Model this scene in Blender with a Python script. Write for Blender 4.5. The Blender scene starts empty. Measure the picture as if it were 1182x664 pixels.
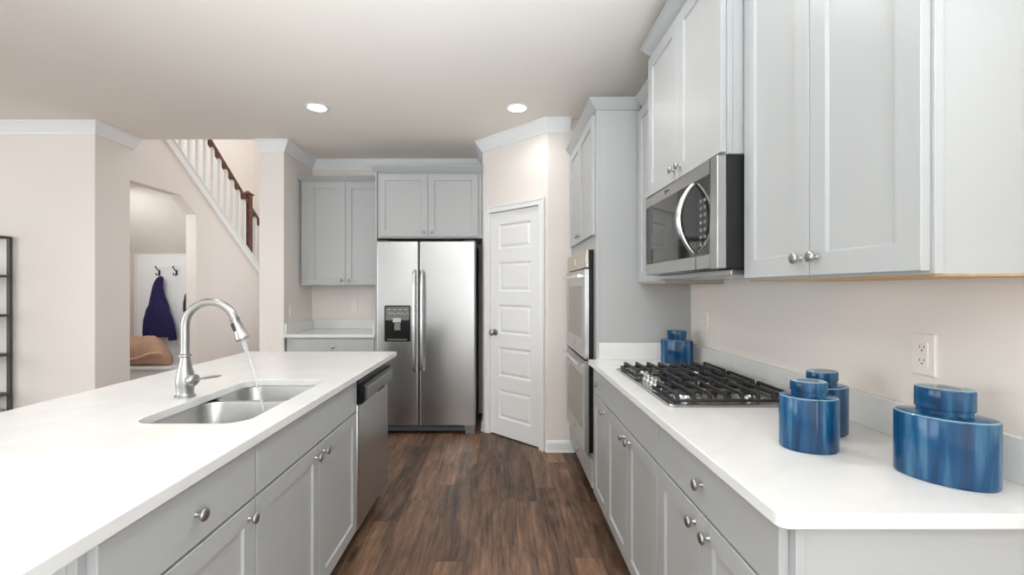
import bpy, bmesh, math, random
from mathutils import Vector, Matrix
random.seed(7)
PI = math.pi
sc = bpy.context.scene
COL = sc.collection

# ---------------------------------------------------------------- camera, light, exposure
CAM_H = 1.34
cam_d = bpy.data.cameras.new('camera'); cam = bpy.data.objects.new('camera', cam_d); COL.objects.link(cam)
cam_d.sensor_width = 36.0; cam_d.lens = 36.0*515/1182
cam_d.shift_x = 12/1182; cam_d.shift_y = 2/1182
cam_d.clip_start = 0.05
cam.location = (0, 0, CAM_H); cam.rotation_euler = (PI/2, 0, 0)
sc.camera = cam

vs = sc.view_settings
vs.view_transform = 'Standard'; vs.look = 'None'; vs.gamma = 1.0; vs.use_curve_mapping = False
vs.exposure = -0.06
sc.cycles.max_bounces = 10; sc.cycles.diffuse_bounces = 6; sc.cycles.glossy_bounces = 5
sc.cycles.sample_clamp_indirect = 6.0

w = bpy.data.worlds.new('world'); sc.world = w; w.use_nodes = True
w.node_tree.nodes['Background'].inputs[0].default_value = (0.85, 0.93, 1.0, 1)
w.node_tree.nodes['Background'].inputs[1].default_value = 0.5

def area(name, loc, rot, sx, sy, power, col=(1, 1, 1), shape='RECTANGLE', spread=PI):
    d = bpy.data.lights.new(name, 'AREA'); d.shape = shape; d.size = sx
    if shape in ('RECTANGLE', 'ELLIPSE'): d.size_y = sy
    d.energy = power; d.color = col; d.spread = spread
    o = bpy.data.objects.new(name, d); COL.objects.link(o); o.location = loc; o.rotation_euler = rot
    return o
# daylight through the tall living room windows behind the camera and to the left
for i, x in enumerate((-5.4, -2.9, -0.4)):
    area('rear_window_light', (x, -4.85, 1.3), (PI/2, 0, 0), 2.45, 2.4, 11, (0.81, 0.912, 1.0))
for i, y in enumerate((-2.6, 0.2)):
    area('left_window_light', (-6.9, y, 1.35), (0, -PI/2, 0), 2.3, 2.4, 78, (0.81, 0.912, 1.0))
area('right_fill_light', (1.1, -2.9, 1.35), (0, PI/2, 0), 2.2, 3.6, 130, (0.81, 0.912, 1.0))  # fill added on the right for the island fronts and stair wall
# soft fill added behind the camera and bounced off the ceiling
area('ceiling_bounce_fill', (-1.1, -2.1, 1.0), (PI, 0, 0), 2.2, 1.8, 110, (0.825, 0.92, 1.0), 'RECTANGLE', math.radians(120))
# fill added out of view behind the wall end to brighten the stair wall
area('hall_fill_light', (-2.30, 5.7, 1.5), (0, PI/2, 0), 1.6, 1.6, 6.5, (0.9, 0.96, 1.0))
area('ceiling_bounce_fill', (-0.1, -0.8, 1.2), (PI-math.radians(42), 0, .12), 1.6, 1.0, 42, (0.825, 0.92, 1.0), 'RECTANGLE', math.radians(76))  # second added fill, tilted forward to lift the far ceiling
# added fill that brightens the nook under the stairs
area('nook_fill_light', (-4.0, 4.30, 2.25), (math.radians(25), 0, 0), 0.5, 0.2, 7.5, (0.93, 0.97, 1.0))
# ceiling downlights that hang above and behind the frame
DOWN = [(-1.41, 1.95, 3.5), (0.12, 1.95, 7), (-3.0, 1.95, 5), (-1.41, -1.2, 4), (0.12, -1.2, 4), (-3.6, -1.2, 4)]
for x, y, pw in DOWN:
    area('downlight_lamp', (x, y, 2.722), (0, 0, 0), 0.13, 0.13, pw, (1.0, 0.975, 0.94), 'DISK', math.radians(150))
# unseen light added high up to brighten the tall stairwell
area('stairwell_fill_light', (-2.5, 6.4, 4.7), (0, .65, 0), 0.9, 2.4, 55, (0.95, 0.98, 1.0))

# ---------------------------------------------------------------- materials
def new_mat(name):
    m = bpy.data.materials.new(name); m.use_nodes = True
    return m, m.node_tree.nodes, m.node_tree.links, m.node_tree.nodes['Principled BSDF']
def s2l(c):
    return tuple(((v/255)/12.92 if v/255 <= .04045 else ((v/255+.055)/1.055)**2.4) for v in c)
def rgba(c): return (*c, 1)

def paint(name, col, rough=0.5, bump=0.0, scale=300, spec=0.5, var=0.02):
    m, n, l, b = new_mat(name)
    b.inputs['Roughness'].default_value = rough
    b.inputs['Specular IOR Level'].default_value = spec
    tc = n.new('ShaderNodeTexCoord'); no = n.new('ShaderNodeTexNoise')
    no.inputs['Scale'].default_value = 2.2; no.inputs['Detail'].default_value = 3
    l.new(tc.outputs['Object'], no.inputs['Vector'])
    mx = n.new('ShaderNodeMixRGB'); mx.inputs[1].default_value = rgba([v*(1-var) for v in col]); mx.inputs[2].default_value = rgba([min(1, v*(1+var)) for v in col])
    l.new(no.outputs['Fac'], mx.inputs[0]); l.new(mx.outputs[0], b.inputs['Base Color'])
    if bump:
        n2 = n.new('ShaderNodeTexNoise'); n2.inputs['Scale'].default_value = scale; n2.inputs['Detail'].default_value = 2
        l.new(tc.outputs['Object'], n2.inputs['Vector'])
        bp = n.new('ShaderNodeBump'); bp.inputs['Strength'].default_value = bump; bp.inputs['Distance'].default_value = 0.002
        l.new(n2.outputs['Fac'], bp.inputs['Height']); l.new(bp.outputs[0], b.inputs['Normal'])
    return m

def steel(name, col=(.56, .56, .555), rough=.28, axis='X', strength=.012, plain=False):
    m, n, l, b = new_mat(name)
    b.inputs['Metallic'].default_value = 1.0
    tc = n.new('ShaderNodeTexCoord'); mp = n.new('ShaderNodeMapping')
    s = {'X': (2, 260, 260), 'Y': (260, 2, 260), 'Z': (260, 260, 2)}[axis]
    mp.inputs['Scale'].default_value = s
    no = n.new('ShaderNodeTexNoise'); no.inputs['Scale'].default_value = 1.0; no.inputs['Detail'].default_value = 4
    l.new(tc.outputs['Object'], mp.inputs[0]); l.new(mp.outputs[0], no.inputs['Vector'])
    r = n.new('ShaderNodeMapRange'); r.inputs[3].default_value = rough-.02; r.inputs[4].default_value = rough+.04
    l.new(no.outputs['Fac'], r.inputs[0])
    if plain: b.inputs['Roughness'].default_value = rough
    else: l.new(r.outputs[0], b.inputs['Roughness'])
    k0, k1 = (.99, 1.01) if plain else (.97, 1.025)
    mx = n.new('ShaderNodeMixRGB'); mx.inputs[1].default_value = rgba([v*k0 for v in col]); mx.inputs[2].default_value = rgba([v*k1 for v in col])
    l.new(no.outputs['Fac'], mx.inputs[0]); l.new(mx.outputs[0], b.inputs['Base Color'])
    return m

def floor_mat():
    m, n, l, b = new_mat('vinyl_plank')
    tc = n.new('ShaderNodeTexCoord'); mp = n.new('ShaderNodeMapping'); mp.inputs['Rotation'].default_value = (0, 0, PI/2)
    mp.inputs['Location'].default_value = (0.33, 0.05, 0)
    l.new(tc.outputs['Object'], mp.inputs[0])
    def mth(op, a, bb=None, c=None):
        q = n.new('ShaderNodeMath'); q.operation = op
        for k, v_ in enumerate((a, bb, c)):
            if v_ is None: continue
            if hasattr(v_, 'is_output'): l.new(v_, q.inputs[k])
            else: q.inputs[k].default_value = v_
        return q.outputs[0]
    sx = n.new('ShaderNodeSeparateXYZ'); l.new(mp.outputs[0], sx.inputs[0])
    rowf = mth('DIVIDE', sx.outputs['Y'], .137); row = mth('FLOOR', rowf)
    wn = n.new('ShaderNodeTexWhiteNoise'); wn.noise_dimensions = '1D'; l.new(row, wn.inputs['W'])
    uf = mth('ADD', mth('DIVIDE', sx.outputs['X'], 1.22), mth('MULTIPLY', wn.outputs['Value'], 7.0)); col_ = mth('FLOOR', uf)
    cx = n.new('ShaderNodeCombineXYZ'); l.new(row, cx.inputs[0]); l.new(col_, cx.inputs[1])
    wn2 = n.new('ShaderNodeTexWhiteNoise'); wn2.noise_dimensions = '2D'; l.new(cx.outputs[0], wn2.inputs['Vector'])
    def edge(fr, wd): # 1 at a seam
        f_ = mth('FRACT', fr); d_ = mth('MINIMUM', f_, mth('SUBTRACT', 1.0, f_)); return mth('LESS_THAN', d_, wd)
    seam = mth('MAXIMUM', edge(rowf, .0085), edge(uf, .0011))
    off = n.new('ShaderNodeVectorMath'); off.operation = 'SCALE'; off.inputs['Scale'].default_value = 9.3
    l.new(wn2.outputs['Color'], off.inputs[0])
    ad = n.new('ShaderNodeVectorMath'); l.new(mp.outputs[0], ad.inputs[0]); l.new(off.outputs[0], ad.inputs[1])
    def stretched(sx, sy, sca, det, dist):
        q = n.new('ShaderNodeMapping'); q.inputs['Scale'].default_value = (sx, sy, 1); l.new(ad.outputs[0], q.inputs[0])
        no = n.new('ShaderNodeTexNoise'); no.inputs['Scale'].default_value = sca; no.inputs['Detail'].default_value = det
        no.inputs['Distortion'].default_value = dist; no.inputs['Roughness'].default_value = .62
        l.new(q.outputs[0], no.inputs['Vector']); return no
    g1 = stretched(1.0, 9, 1.6, 7, .7); g2 = stretched(2.0, 40, 2.0, 5, .5); g3 = stretched(2.2, 5.0, 1.6, 4, 1.2)
    ramp = n.new('ShaderNodeValToRGB'); e = ramp.color_ramp.elements
    e[0].position = .34; e[0].color = rgba(s2l((46, 34, 28)))
    e[1].position = .68; e[1].color = rgba(s2l((168, 131, 104)))
    for p, c in ((.43, (80, 60, 49)), (.50, (107, 82, 66)), (.58, (132, 102, 82))):
        x = e.new(p); x.color = rgba(s2l(c))
    mixv = n.new('ShaderNodeMath'); mixv.operation = 'MULTIPLY_ADD'; mixv.inputs[1].default_value = .35
    l.new(g2.outputs['Fac'], mixv.inputs[0])
    m2 = n.new('ShaderNodeMath'); m2.operation = 'MULTIPLY'; m2.inputs[1].default_value = .5; l.new(g1.outputs['Fac'], m2.inputs[0])
    m3 = n.new('ShaderNodeMath'); m3.operation = 'MULTIPLY_ADD'; m3.inputs[1].default_value = .22; l.new(g3.outputs['Fac'], m3.inputs[0]); l.new(m2.outputs[0], m3.inputs[2])
    l.new(m3.outputs[0], mixv.inputs[2])
    pv = n.new('ShaderNodeMath'); pv.operation = 'MULTIPLY_ADD'; pv.inputs[1].default_value = .17; pv.inputs[2].default_value = -.112
    l.new(wn2.outputs['Value'], pv.inputs[0])
    tot = n.new('ShaderNodeMath'); l.new(mixv.outputs[0], tot.inputs[0]); l.new(pv.outputs[0], tot.inputs[1])
    l.new(tot.outputs[0], ramp.inputs[0])
    # knots
    kq = n.new('ShaderNodeMapping'); kq.inputs['Scale'].default_value = (2.2, 5.5, 1); l.new(ad.outputs[0], kq.inputs[0])
    vo = n.new('ShaderNodeTexVoronoi'); vo.inputs['Scale'].default_value = 1.0; l.new(kq.outputs[0], vo.inputs['Vector'])
    kr = n.new('ShaderNodeMapRange'); kr.inputs[1].default_value = .05; kr.inputs[2].default_value = .16; kr.inputs[3].default_value = .75; kr.inputs[4].default_value = 0
    l.new(vo.outputs['Distance'], kr.inputs[0])
    km = n.new('ShaderNodeMixRGB'); km.inputs[2].default_value = rgba(s2l((46, 33, 28))); l.new(kr.outputs[0], km.inputs[0]); l.new(ramp.outputs[0], km.inputs[1])
    sm = n.new('ShaderNodeMixRGB'); sm.inputs[2].default_value = rgba(s2l((38, 28, 24))); l.new(km.outputs[0], sm.inputs[1])
    sf = n.new('ShaderNodeMath'); sf.operation = 'MULTIPLY'; sf.inputs[1].default_value = .75; l.new(seam, sf.inputs[0]); l.new(sf.outputs[0], sm.inputs[0])
    l.new(sm.outputs[0], b.inputs['Base Color'])
    b.inputs['Roughness'].default_value = .42; b.inputs['Specular IOR Level'].default_value = .4
    bp = n.new('ShaderNodeBump'); bp.inputs['Strength'].default_value = .12; bp.inputs['Distance'].default_value = .002
    l.new(tot.outputs[0], bp.inputs['Height']); l.new(bp.outputs[0], b.inputs['Normal'])
    return m

def quartz():
    m, n, l, b = new_mat('white_quartz')
    tc = n.new('ShaderNodeTexCoord'); no = n.new('ShaderNodeTexNoise'); no.inputs['Scale'].default_value = 1.3; no.inputs['Detail'].default_value = 7; no.inputs['Distortion'].default_value = 1.6
    l.new(tc.outputs['Object'], no.inputs['Vector'])
    r = n.new('ShaderNodeValToRGB'); e = r.color_ramp.elements
    e[0].position = .44; e[0].color = rgba(s2l((229, 229, 228))); e[1].position = .56; e[1].color = rgba(s2l((229, 229, 228)))
    x = e.new(.50); x.color = rgba(s2l((225, 225, 223)))
    l.new(no.outputs['Fac'], r.inputs[0]); l.new(r.outputs[0], b.inputs['Base Color'])
    b.inputs['Roughness'].default_value = .22; b.inputs['Specular IOR Level'].default_value = .45
    return m

def glaze():
    m, n, l, b = new_mat('blue_glaze')
    tc = n.new('ShaderNodeTexCoord'); mp = n.new('ShaderNodeMapping'); mp.inputs['Scale'].default_value = (34, 34, 3.0)
    l.new(tc.outputs['Object'], mp.inputs[0])
    no = n.new('ShaderNodeTexNoise'); no.inputs['Scale'].default_value = 1; no.inputs['Detail'].default_value = 5; no.inputs['Distortion'].default_value = .5
    l.new(mp.outputs[0], no.inputs['Vector'])
    r = n.new('ShaderNodeValToRGB'); e = r.color_ramp.elements
    e[0].position = .3; e[0].color = rgba(s2l((8, 42, 74))); e[1].position = .78; e[1].color = rgba(s2l((82, 124, 148)))
    x = e.new(.52); x.color = rgba(s2l((18, 70, 110)))
    l.new(no.outputs['Fac'], r.inputs[0])
    l.new(r.outputs[0], b.inputs['Base Color'])
    b.inputs['Roughness'].default_value = .07; b.inputs['Specular IOR Level'].default_value = .38
    vo = n.new('ShaderNodeTexVoronoi'); vo.inputs['Scale'].default_value = 260; vo.feature = 'DISTANCE_TO_EDGE'; l.new(tc.outputs['Object'], vo.inputs['Vector'])
    bp = n.new('ShaderNodeBump'); bp.inputs['Strength'].default_value = .05; bp.inputs['Distance'].default_value = .0006
    l.new(vo.outputs['Distance'], bp.inputs['Height']); l.new(bp.outputs[0], b.inputs['Normal'])
    return m

def wood(name, c0, c1, axis, rough=.35):
    m, n, l, b = new_mat(name)
    tc = n.new('ShaderNodeTexCoord'); mp = n.new('ShaderNodeMapping'); s = [30, 30, 30]; s[axis] = 2.5; mp.inputs['Scale'].default_value = s
    l.new(tc.outputs['Object'], mp.inputs[0]); no = n.new('ShaderNodeTexNoise'); no.inputs['Scale'].default_value = 1; no.inputs['Detail'].default_value = 6; no.inputs['Distortion'].default_value = .6
    l.new(mp.outputs[0], no.inputs['Vector'])
    r = n.new('ShaderNodeValToRGB'); r.color_ramp.elements[0].position = .3; r.color_ramp.elements[1].position = .7
    r.color_ramp.elements[0].color = rgba(s2l(c0)); r.color_ramp.elements[1].color = rgba(s2l(c1))
    l.new(no.outputs['Fac'], r.inputs[0]); l.new(r.outputs[0], b.inputs['Base Color']); b.inputs['Roughness'].default_value = rough
    return m

def fabric(name, c0, c1, scale=60, rough=.9, bump=.4):
    m, n, l, b = new_mat(name)
    tc = n.new('ShaderNodeTexCoord'); no = n.new('ShaderNodeTexNoise'); no.inputs['Scale'].default_value = scale; no.inputs['Detail'].default_value = 4
    l.new(tc.outputs['Object'], no.inputs['Vector'])
    mx = n.new('ShaderNodeMixRGB'); mx.inputs[1].default_value = rgba(s2l(c0)); mx.inputs[2].default_value = rgba(s2l(c1))
    l.new(no.outputs['Fac'], mx.inputs[0]); l.new(mx.outputs[0], b.inputs['Base Color']); b.inputs['Roughness'].default_value = rough
    bp = n.new('ShaderNodeBump'); bp.inputs['Strength'].default_value = bump; bp.inputs['Distance'].default_value = .003
    l.new(no.outputs['Fac'], bp.inputs['Height']); l.new(bp.outputs[0], b.inputs['Normal'])
    return m

def glass_dark(name, col=(.012, .012, .013), rough=.04, spec=.5):
    m = paint(name, col, rough, var=.1, spec=spec); return m

def emit(name, col, s):
    m, n, l, b = new_mat(name)
    b.inputs['Emission Color'].default_value = rgba(col); b.inputs['Emission Strength'].default_value = s
    b.inputs['Base Color'].default_value = rgba(col)
    return m

M = {
 'glaze_rim': paint('pale_glaze_rim', s2l((128, 160, 172)), .08, var=.15),
 'wall': paint('wall_paint', s2l((234, 227, 221)), .75, .05, 260, .3),
 'ceiling': paint('ceiling_paint', s2l((243, 237, 229)), .85, .06, 200, .2),
 'white': paint('white_trim_paint', s2l((238, 239, 239)), .38, 0, var=.008),
 'door': paint('white_door_paint', s2l((236, 236, 235)), .38, .02, 200, var=.008),
 'gray': paint('gray_cabinet_paint', s2l((177, 179, 179)), .36, .015, 180, var=.012),
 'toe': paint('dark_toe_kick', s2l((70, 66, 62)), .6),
 'raw': wood('raw_birch', (176, 140, 96), (205, 170, 122), 1, .6),
 'carpet': fabric('bounce_carpet', (166, 164, 161), (178, 176, 173), 120), 'floor': floor_mat(), 'quartz': quartz(), 'glaze': glaze(),
 'steel_h': steel('brushed_steel_horizontal', (.44, .44, .438), .24, 'X', .004),
 'steel_y': steel('brushed_steel_lengthwise', (.52, .517, .51), .28, 'Y'),
 'steel_sink': steel('satin_sink_steel', (.47, .47, .467), .30, 'Y', .02, True),
 'nickel': steel('brushed_nickel', (.42, .41, .398), .33, 'Z', .01, True),
 'chrome': steel('bright_steel', (.70, .70, .69), .16, 'Z', .005, True),
 'black': paint('black_plastic', (.010, .010, .010), .28, var=.1, spec=.2),
 'blackm': paint('matte_black_iron', (.018, .018, .018), .45, .1, 400, var=.15),
 'dark_side': paint('dark_gray_enamel', (.055, .055, .057), .45, .04, 500, var=.05),
 'mw_side': paint('black_enamel_case', (.02, .02, .021), .5, .04, 500, spec=.3, var=.08),
 'glass': glass_dark('dark_oven_glass', (.02, .02, .02), .05, .6),
 'oven_glass': glass_dark('gray_oven_glass', (.12, .12, .115), .08, .6),
 'panel_gray': paint('gray_panel_plastic', (.16, .16, .16), .35, var=.06),
 'cook': steel('dark_cooktop_steel', (.42, .42, .415), .22, 'Y', .01),
 'bronze': steel('oven_control_steel', (.52, .47, .40), .25, 'Y', .02),
 'display': paint('pale_display', s2l((196, 190, 178)), .2),
 'button': paint('gray_button', (.28, .28, .27), .4),
 'plate': paint('ivory_outlet_plastic', s2l((238, 231, 224)), .4, var=.005),
 'slot': paint('outlet_slots', (.05, .045, .04), .6),
 'rail': wood('dark_stained_wood', (74, 46, 36), (122, 80, 62), 1, .35),
 'metal_dark': paint('gunmetal_frame', s2l((72, 68, 62)), .45, var=.05),
 'navy': fabric('navy_fleece', (24, 18, 62), (44, 34, 92), 40),
 'tan': fabric('tan_canvas', (176, 140, 116), (202, 168, 144), 14, .85),
 'tan_light': fabric('pale_tan_canvas', (214, 178, 150), (232, 202, 178), 20, .85),
 'hook': paint('dark_bronze_hook', (.02, .018, .016), .35),
 'box': paint('pale_blue_box', s2l((178, 190, 200)), .6),
 'lamp': emit('lamp_lens', (1, .97, .92), 9.0),
}
def water_mat():
    m, n, l, b = new_mat('running_water')
    b.inputs['Base Color'].default_value = (.95, .97, 1, 1); b.inputs['Roughness'].default_value = .12
    b.inputs['Transmission Weight'].default_value = .8; b.inputs['IOR'].default_value = 1.33
    tc = n.new('ShaderNodeTexCoord'); mp = n.new('ShaderNodeMapping'); mp.inputs['Scale'].default_value = (160, 160, 14)
    no = n.new('ShaderNodeTexNoise'); no.inputs['Scale'].default_value = 1; l.new(tc.outputs['Object'], mp.inputs[0]); l.new(mp.outputs[0], no.inputs['Vector'])
    bp = n.new('ShaderNodeBump'); bp.inputs['Strength'].default_value = .4; bp.inputs['Distance'].default_value = .002
    l.new(no.outputs['Fac'], bp.inputs['Height']); l.new(bp.outputs[0], b.inputs['Normal'])
    return m
M['water'] = water_mat()

# ---------------------------------------------------------------- mesh helpers
def frame(o, a, d):
    """local (a along the face, d outward, z up) -> world"""
    a = Vector(a); d = Vector(d); o = Vector(o)
    m = Matrix.Identity(4)
    m.col[0] = (*a, 0); m.col[1] = (*d, 0); m.col[2] = (0, 0, 1, 0); m.col[3] = (*o, 1)
    return m
I4 = Matrix.Identity(4)

class MB:
    def __init__(s, mat=I4): s.bm = bmesh.new(); s.M = mat
    def v(s, p): return s.bm.verts.new(s.M @ Vector(p))
    def f(s, vs):
        try: return s.bm.faces.new(vs)
        except ValueError: return None
    def box(s, x0, x1, y0, y1, z0, z1):
        a = [s.v((x, y, z)) for z in (z0, z1) for x, y in ((x0, y0), (x1, y0), (x1, y1), (x0, y1))]
        for q in ((0, 1, 2, 3), (4, 5, 6, 7), (0, 1, 5, 4), (1, 2, 6, 5), (2, 3, 7, 6), (3, 0, 4, 7)): s.f([a[i] for i in q])
        return s
    def loops(s, rings, cap0=True, cap1=True, closed=True):
        rs = [[s.v(p) for p in r] for r in rings]
        for a, b in zip(rs, rs[1:]):
            k = len(a)
            for i in range(k if closed else k-1): s.f([a[i], a[(i+1) % k], b[(i+1) % k], b[i]])
        if cap0: s.f(rs[0])
        if cap1: s.f(rs[-1])
        return s
    def lathe(s, c, axis, prof, seg=24):
        """prof: (radius, distance along axis)"""
        ax = Vector(axis).normalized(); t = Vector((0, 0, 1)) if abs(ax.z) < .9 else Vector((1, 0, 0))
        u = ax.cross(t).normalized(); w_ = ax.cross(u); c = Vector(c)
        rings = [[c+ax*h+(u*math.cos(2*PI*i/seg)+w_*math.sin(2*PI*i/seg))*max(r, 1e-4) for i in range(seg)] for r, h in prof]
        return s.loops(rings)
    def tube(s, pts, rad, seg=14, flat=1.0, up=None):
        pts = [Vector(p) for p in pts]; n = len(pts)
        if not hasattr(rad, '__len__'): rad = [rad]*n
        rings = []; prev = None
        for i, p in enumerate(pts):
            t = (pts[min(i+1, n-1)]-pts[max(i-1, 0)]).normalized()
            if prev is None:
                r = Vector(up) if up else (Vector((0, 0, 1)) if abs(t.z) < .9 else Vector((1, 0, 0)))
            else: r = prev
            u = (r-t*r.dot(t)).normalized(); prev = u; q = t.cross(u)
            rings.append([p+(u*math.cos(2*PI*k/seg)*flat+q*math.sin(2*PI*k/seg))*rad[i] for k in range(seg)])
        return s.loops(rings)
    def prism(s, poly, h0, h1, axis='z'):
        def P(a, b, h): return {'z': (a, b, h), 'x': (h, a, b), 'y': (a, h, b)}[axis]
        return s.loops([[P(a, b, h0) for a, b in poly], [P(a, b, h1) for a, b in poly]])
    def shaker(s, a0, a1, z0, z1, t=.019, stile=.058, rec=.008, d0=.001):
        """framed door with a recessed flat panel, front at d0+t"""
        def ring(i, d): return [(a0+i, d, z0+i), (a1-i, d, z0+i), (a1-i, d, z1-i), (a0+i, d, z1-i)]
        e = .0015
        return s.loops([ring(0, d0), ring(0, d0+t-e), ring(e, d0+t), ring(stile, d0+t), ring(stile+.004, d0+t-rec), ring(stile+.0045, d0+t-rec)])
    def slab(s, a0, a1, z0, z1, t=.019, d0=.001, e=.002):
        def ring(i, d): return [(a0+i, d, z0+i), (a1-i, d, z0+i), (a1-i, d, z1-i), (a0+i, d, z1-i)]
        return s.loops([ring(0, d0), ring(0, d0+t-e), ring(e, d0+t)])
    def knob(s, a, z, d0=.02, k=1.0):
        c = (a, d0, z)
        # built along +d in local space
        prof = [(.007, -.001), (.0065, .003), (.0045, .006), (.0045, .013), (.010, .016), (.0155, .019), (.0162, .022), (.0145, .0255), (.009, .028), (.002, .029)]
        return s.lathe(c, (0, 1, 0), [(r*k, h*k) for r, h in prof], 20)
    def build(s, name, mat, parent=None, smooth=False, bevel=0, seg=2, org=None, angle=35):
        bm = s.bm
        bmesh.ops.remove_doubles(bm, verts=bm.verts, dist=1e-6)
        bmesh.ops.recalc_face_normals(bm, faces=bm.faces)
        root = parent
        while root is not None and root.parent is not None: root = root.parent
        o0 = Vector(root.location) if root is not None else (Vector(org) if org is not None else Vector((0, 0, 0)))
        if root is None and org is None and bm.verts:
            xs = [v.co.x for v in bm.verts]; ys = [v.co.y for v in bm.verts]; zs = [v.co.z for v in bm.verts]
            o0 = Vector(((min(xs)+max(xs))/2, (min(ys)+max(ys))/2, min(zs)))
        bmesh.ops.translate(bm, verts=bm.verts, vec=-o0)
        me = bpy.data.meshes.new(name); bm.to_mesh(me); bm.free()
        me.materials.append(mat)
        o = bpy.data.objects.new(name, me); COL.objects.link(o)
        if root is None: o.location = o0
        else: o.parent = parent
        if bevel:
            b = o.modifiers.new('bevel', 'BEVEL'); b.width = bevel; b.segments = seg; b.limit_method = 'ANGLE'; b.angle_limit = math.radians(40)
        if smooth or bevel:
            for p in me.polygons: p.use_smooth = True
            try:
                sa = math.radians(angle)
                me.set_sharp_from_angle(angle=sa)
            except Exception: pass
        return o

def tag(o, label, cat, group=None, kind=None):
    o['label'] = label; o['category'] = cat
    if group: o['group'] = group
    if kind: o['kind'] = kind
    return o
def thing(name, loc, label, cat, group=None):
    o = bpy.data.objects.new(name, None); COL.objects.link(o); o.location = loc; o.empty_display_size = .1
    return tag(o, label, cat, group)
def struct(name, mb, mat, label, cat, **k):
    o = mb.build(name, mat, **k); tag(o, label, cat); o['kind'] = 'structure'; return o

def rrect(x0, x1, y0, y1, r, n=8):
    p = []
    for cx, cy, a in ((x1-r, y0+r, -PI/2), (x1-r, y1-r, 0), (x0+r, y1-r, PI/2), (x0+r, y0+r, PI)):
        for i in range(n+1): t = a+PI/2*i/n; p.append((cx+r*math.cos(t), cy+r*math.sin(t)))
    return p

def sweep(mb, path, prof):
    """extrude a (out, z) profile along a plan polyline; 'out' is to the right of the travel direction, corners mitred"""
    path = [Vector(p) for p in path]; n = len(path); rings = []
    for i, p in enumerate(path):
        def nrm(a, b): t = (b-a).normalized(); return Vector((t.y, -t.x))
        if i == 0: m = nrm(path[0], path[1])
        elif i == n-1: m = nrm(path[-2], path[-1])
        else:
            n1 = nrm(path[i-1], p); n2 = nrm(p, path[i+1]); m = (n1+n2); m = m/(m.dot(n1))
        rings.append([(p.x+m.x*o, p.y+m.y*o, z) for o, z in prof])
    mb.loops(rings); return mb

# ---------------------------------------------------------------- setting
CEIL = 2.73; XR = 1.15
WL = -3.40     # stair / hall wall plane
def slope(y): return 2.84-.744*(y-4.51)           # lower edge of the stair skirt
def soff(y): return 1.80+.70*(5.5-y)              # underside of the stairs

b = MB(); b.box(-7, XR+.1, -.6, 8.3, -.1, 0)
struct('floor', b, M['floor'], 'dark brown wood plank floor', 'floor', org=(0, 0, 0))
b = MB(); b.box(-7, XR+.1, -5, -.6, -.1, 0)  # unseen pale floor, added to throw light back up into the room
struct('floor_bounce', b, M['carpet'], 'unseen pale carpet added behind the viewer to bounce light', 'floor')
b = MB(); b.box(-7, XR+.1, -5, 4.14, CEIL, CEIL+.12); b.box(-2.05, XR+.1, 4.14, 4.95, CEIL, CEIL+.12)
struct('ceiling', b, M['ceiling'], 'flat beige white kitchen ceiling', 'ceiling')
b = MB(); b.box(-4.7, -2.0, 4.2, 8.3, 5.2, 5.3)
struct('ceiling_stairwell', b, M['ceiling'], 'high ceiling over the stairwell', 'ceiling')
b = MB(); b.box(XR, XR+.1, -5, 4.95, 0, CEIL)
struct('wall_right', b, M['wall'], 'beige wall behind the right counter', 'wall')
b = MB(); b.box(-2.05, XR, 4.83, 4.95, 0, CEIL)
struct('wall_back', b, M['wall'], 'beige wall behind refrigerator and far counter', 'wall')
b = MB(); b.box(-2.28, -2.05, 4.20, 8.3, 0, 5.2)
struct('wall_stub', b, M['wall'], 'beige wall end between staircase and far counter', 'wall')
b = MB(); b.box(-7, WL-.115, 3.73, 3.845, 0, CEIL)
struct('wall_left', b, M['wall'], 'beige wall behind the metal shelf at far left', 'wall')
b = MB(); b.prism([(3.73, 0), (4.08, 0), (4.08, 2.34), (4.72, 2.34), (4.97, soff(4.97)), (4.97, 0), (8.3, 0), (8.3, slope(8.15)), (8.15, slope(8.15)), (4.14, slope(4.14)), (4.14, CEIL), (3.73, CEIL)], WL-.115, WL, 'x')
struct('wall_stair', b, M['wall'], 'beige wall under the staircase with the nook opening', 'wall')
b = MB(); b.box(-4.66, -4.55, 3.845, 8.3, 0, 5.2)
struct('wall_stairwell', b, M['wall'], 'tall pale wall beyond the stair railing', 'wall')
b = MB(); b.box(-4.55, -2.28, 8.2, 8.3, 0, 5.2)
struct('wall_hall', b, M['wall'], 'pale end wall of the stair hall', 'wall')
b = MB(); b.box(-4.66, -2.05, 4.02, 4.14, CEIL+.12, 5.2)  # closes the open landing out of view, added to hold light in
struct('wall_light_stop', b, M['wall'], 'unseen wall added above the kitchen ceiling edge to contain stairwell light', 'wall')
b = MB(); b.box(-7, XR+.1, -5.1, -5, 0, CEIL)
struct('wall_rear', b, M['wall'], 'wall behind the viewer', 'wall')
b = MB(); b.box(-7.1, -7, -5.1, 3.845, 0, CEIL)
struct('wall_far_left', b, M['wall'], 'outer wall of the living room', 'wall')

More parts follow.
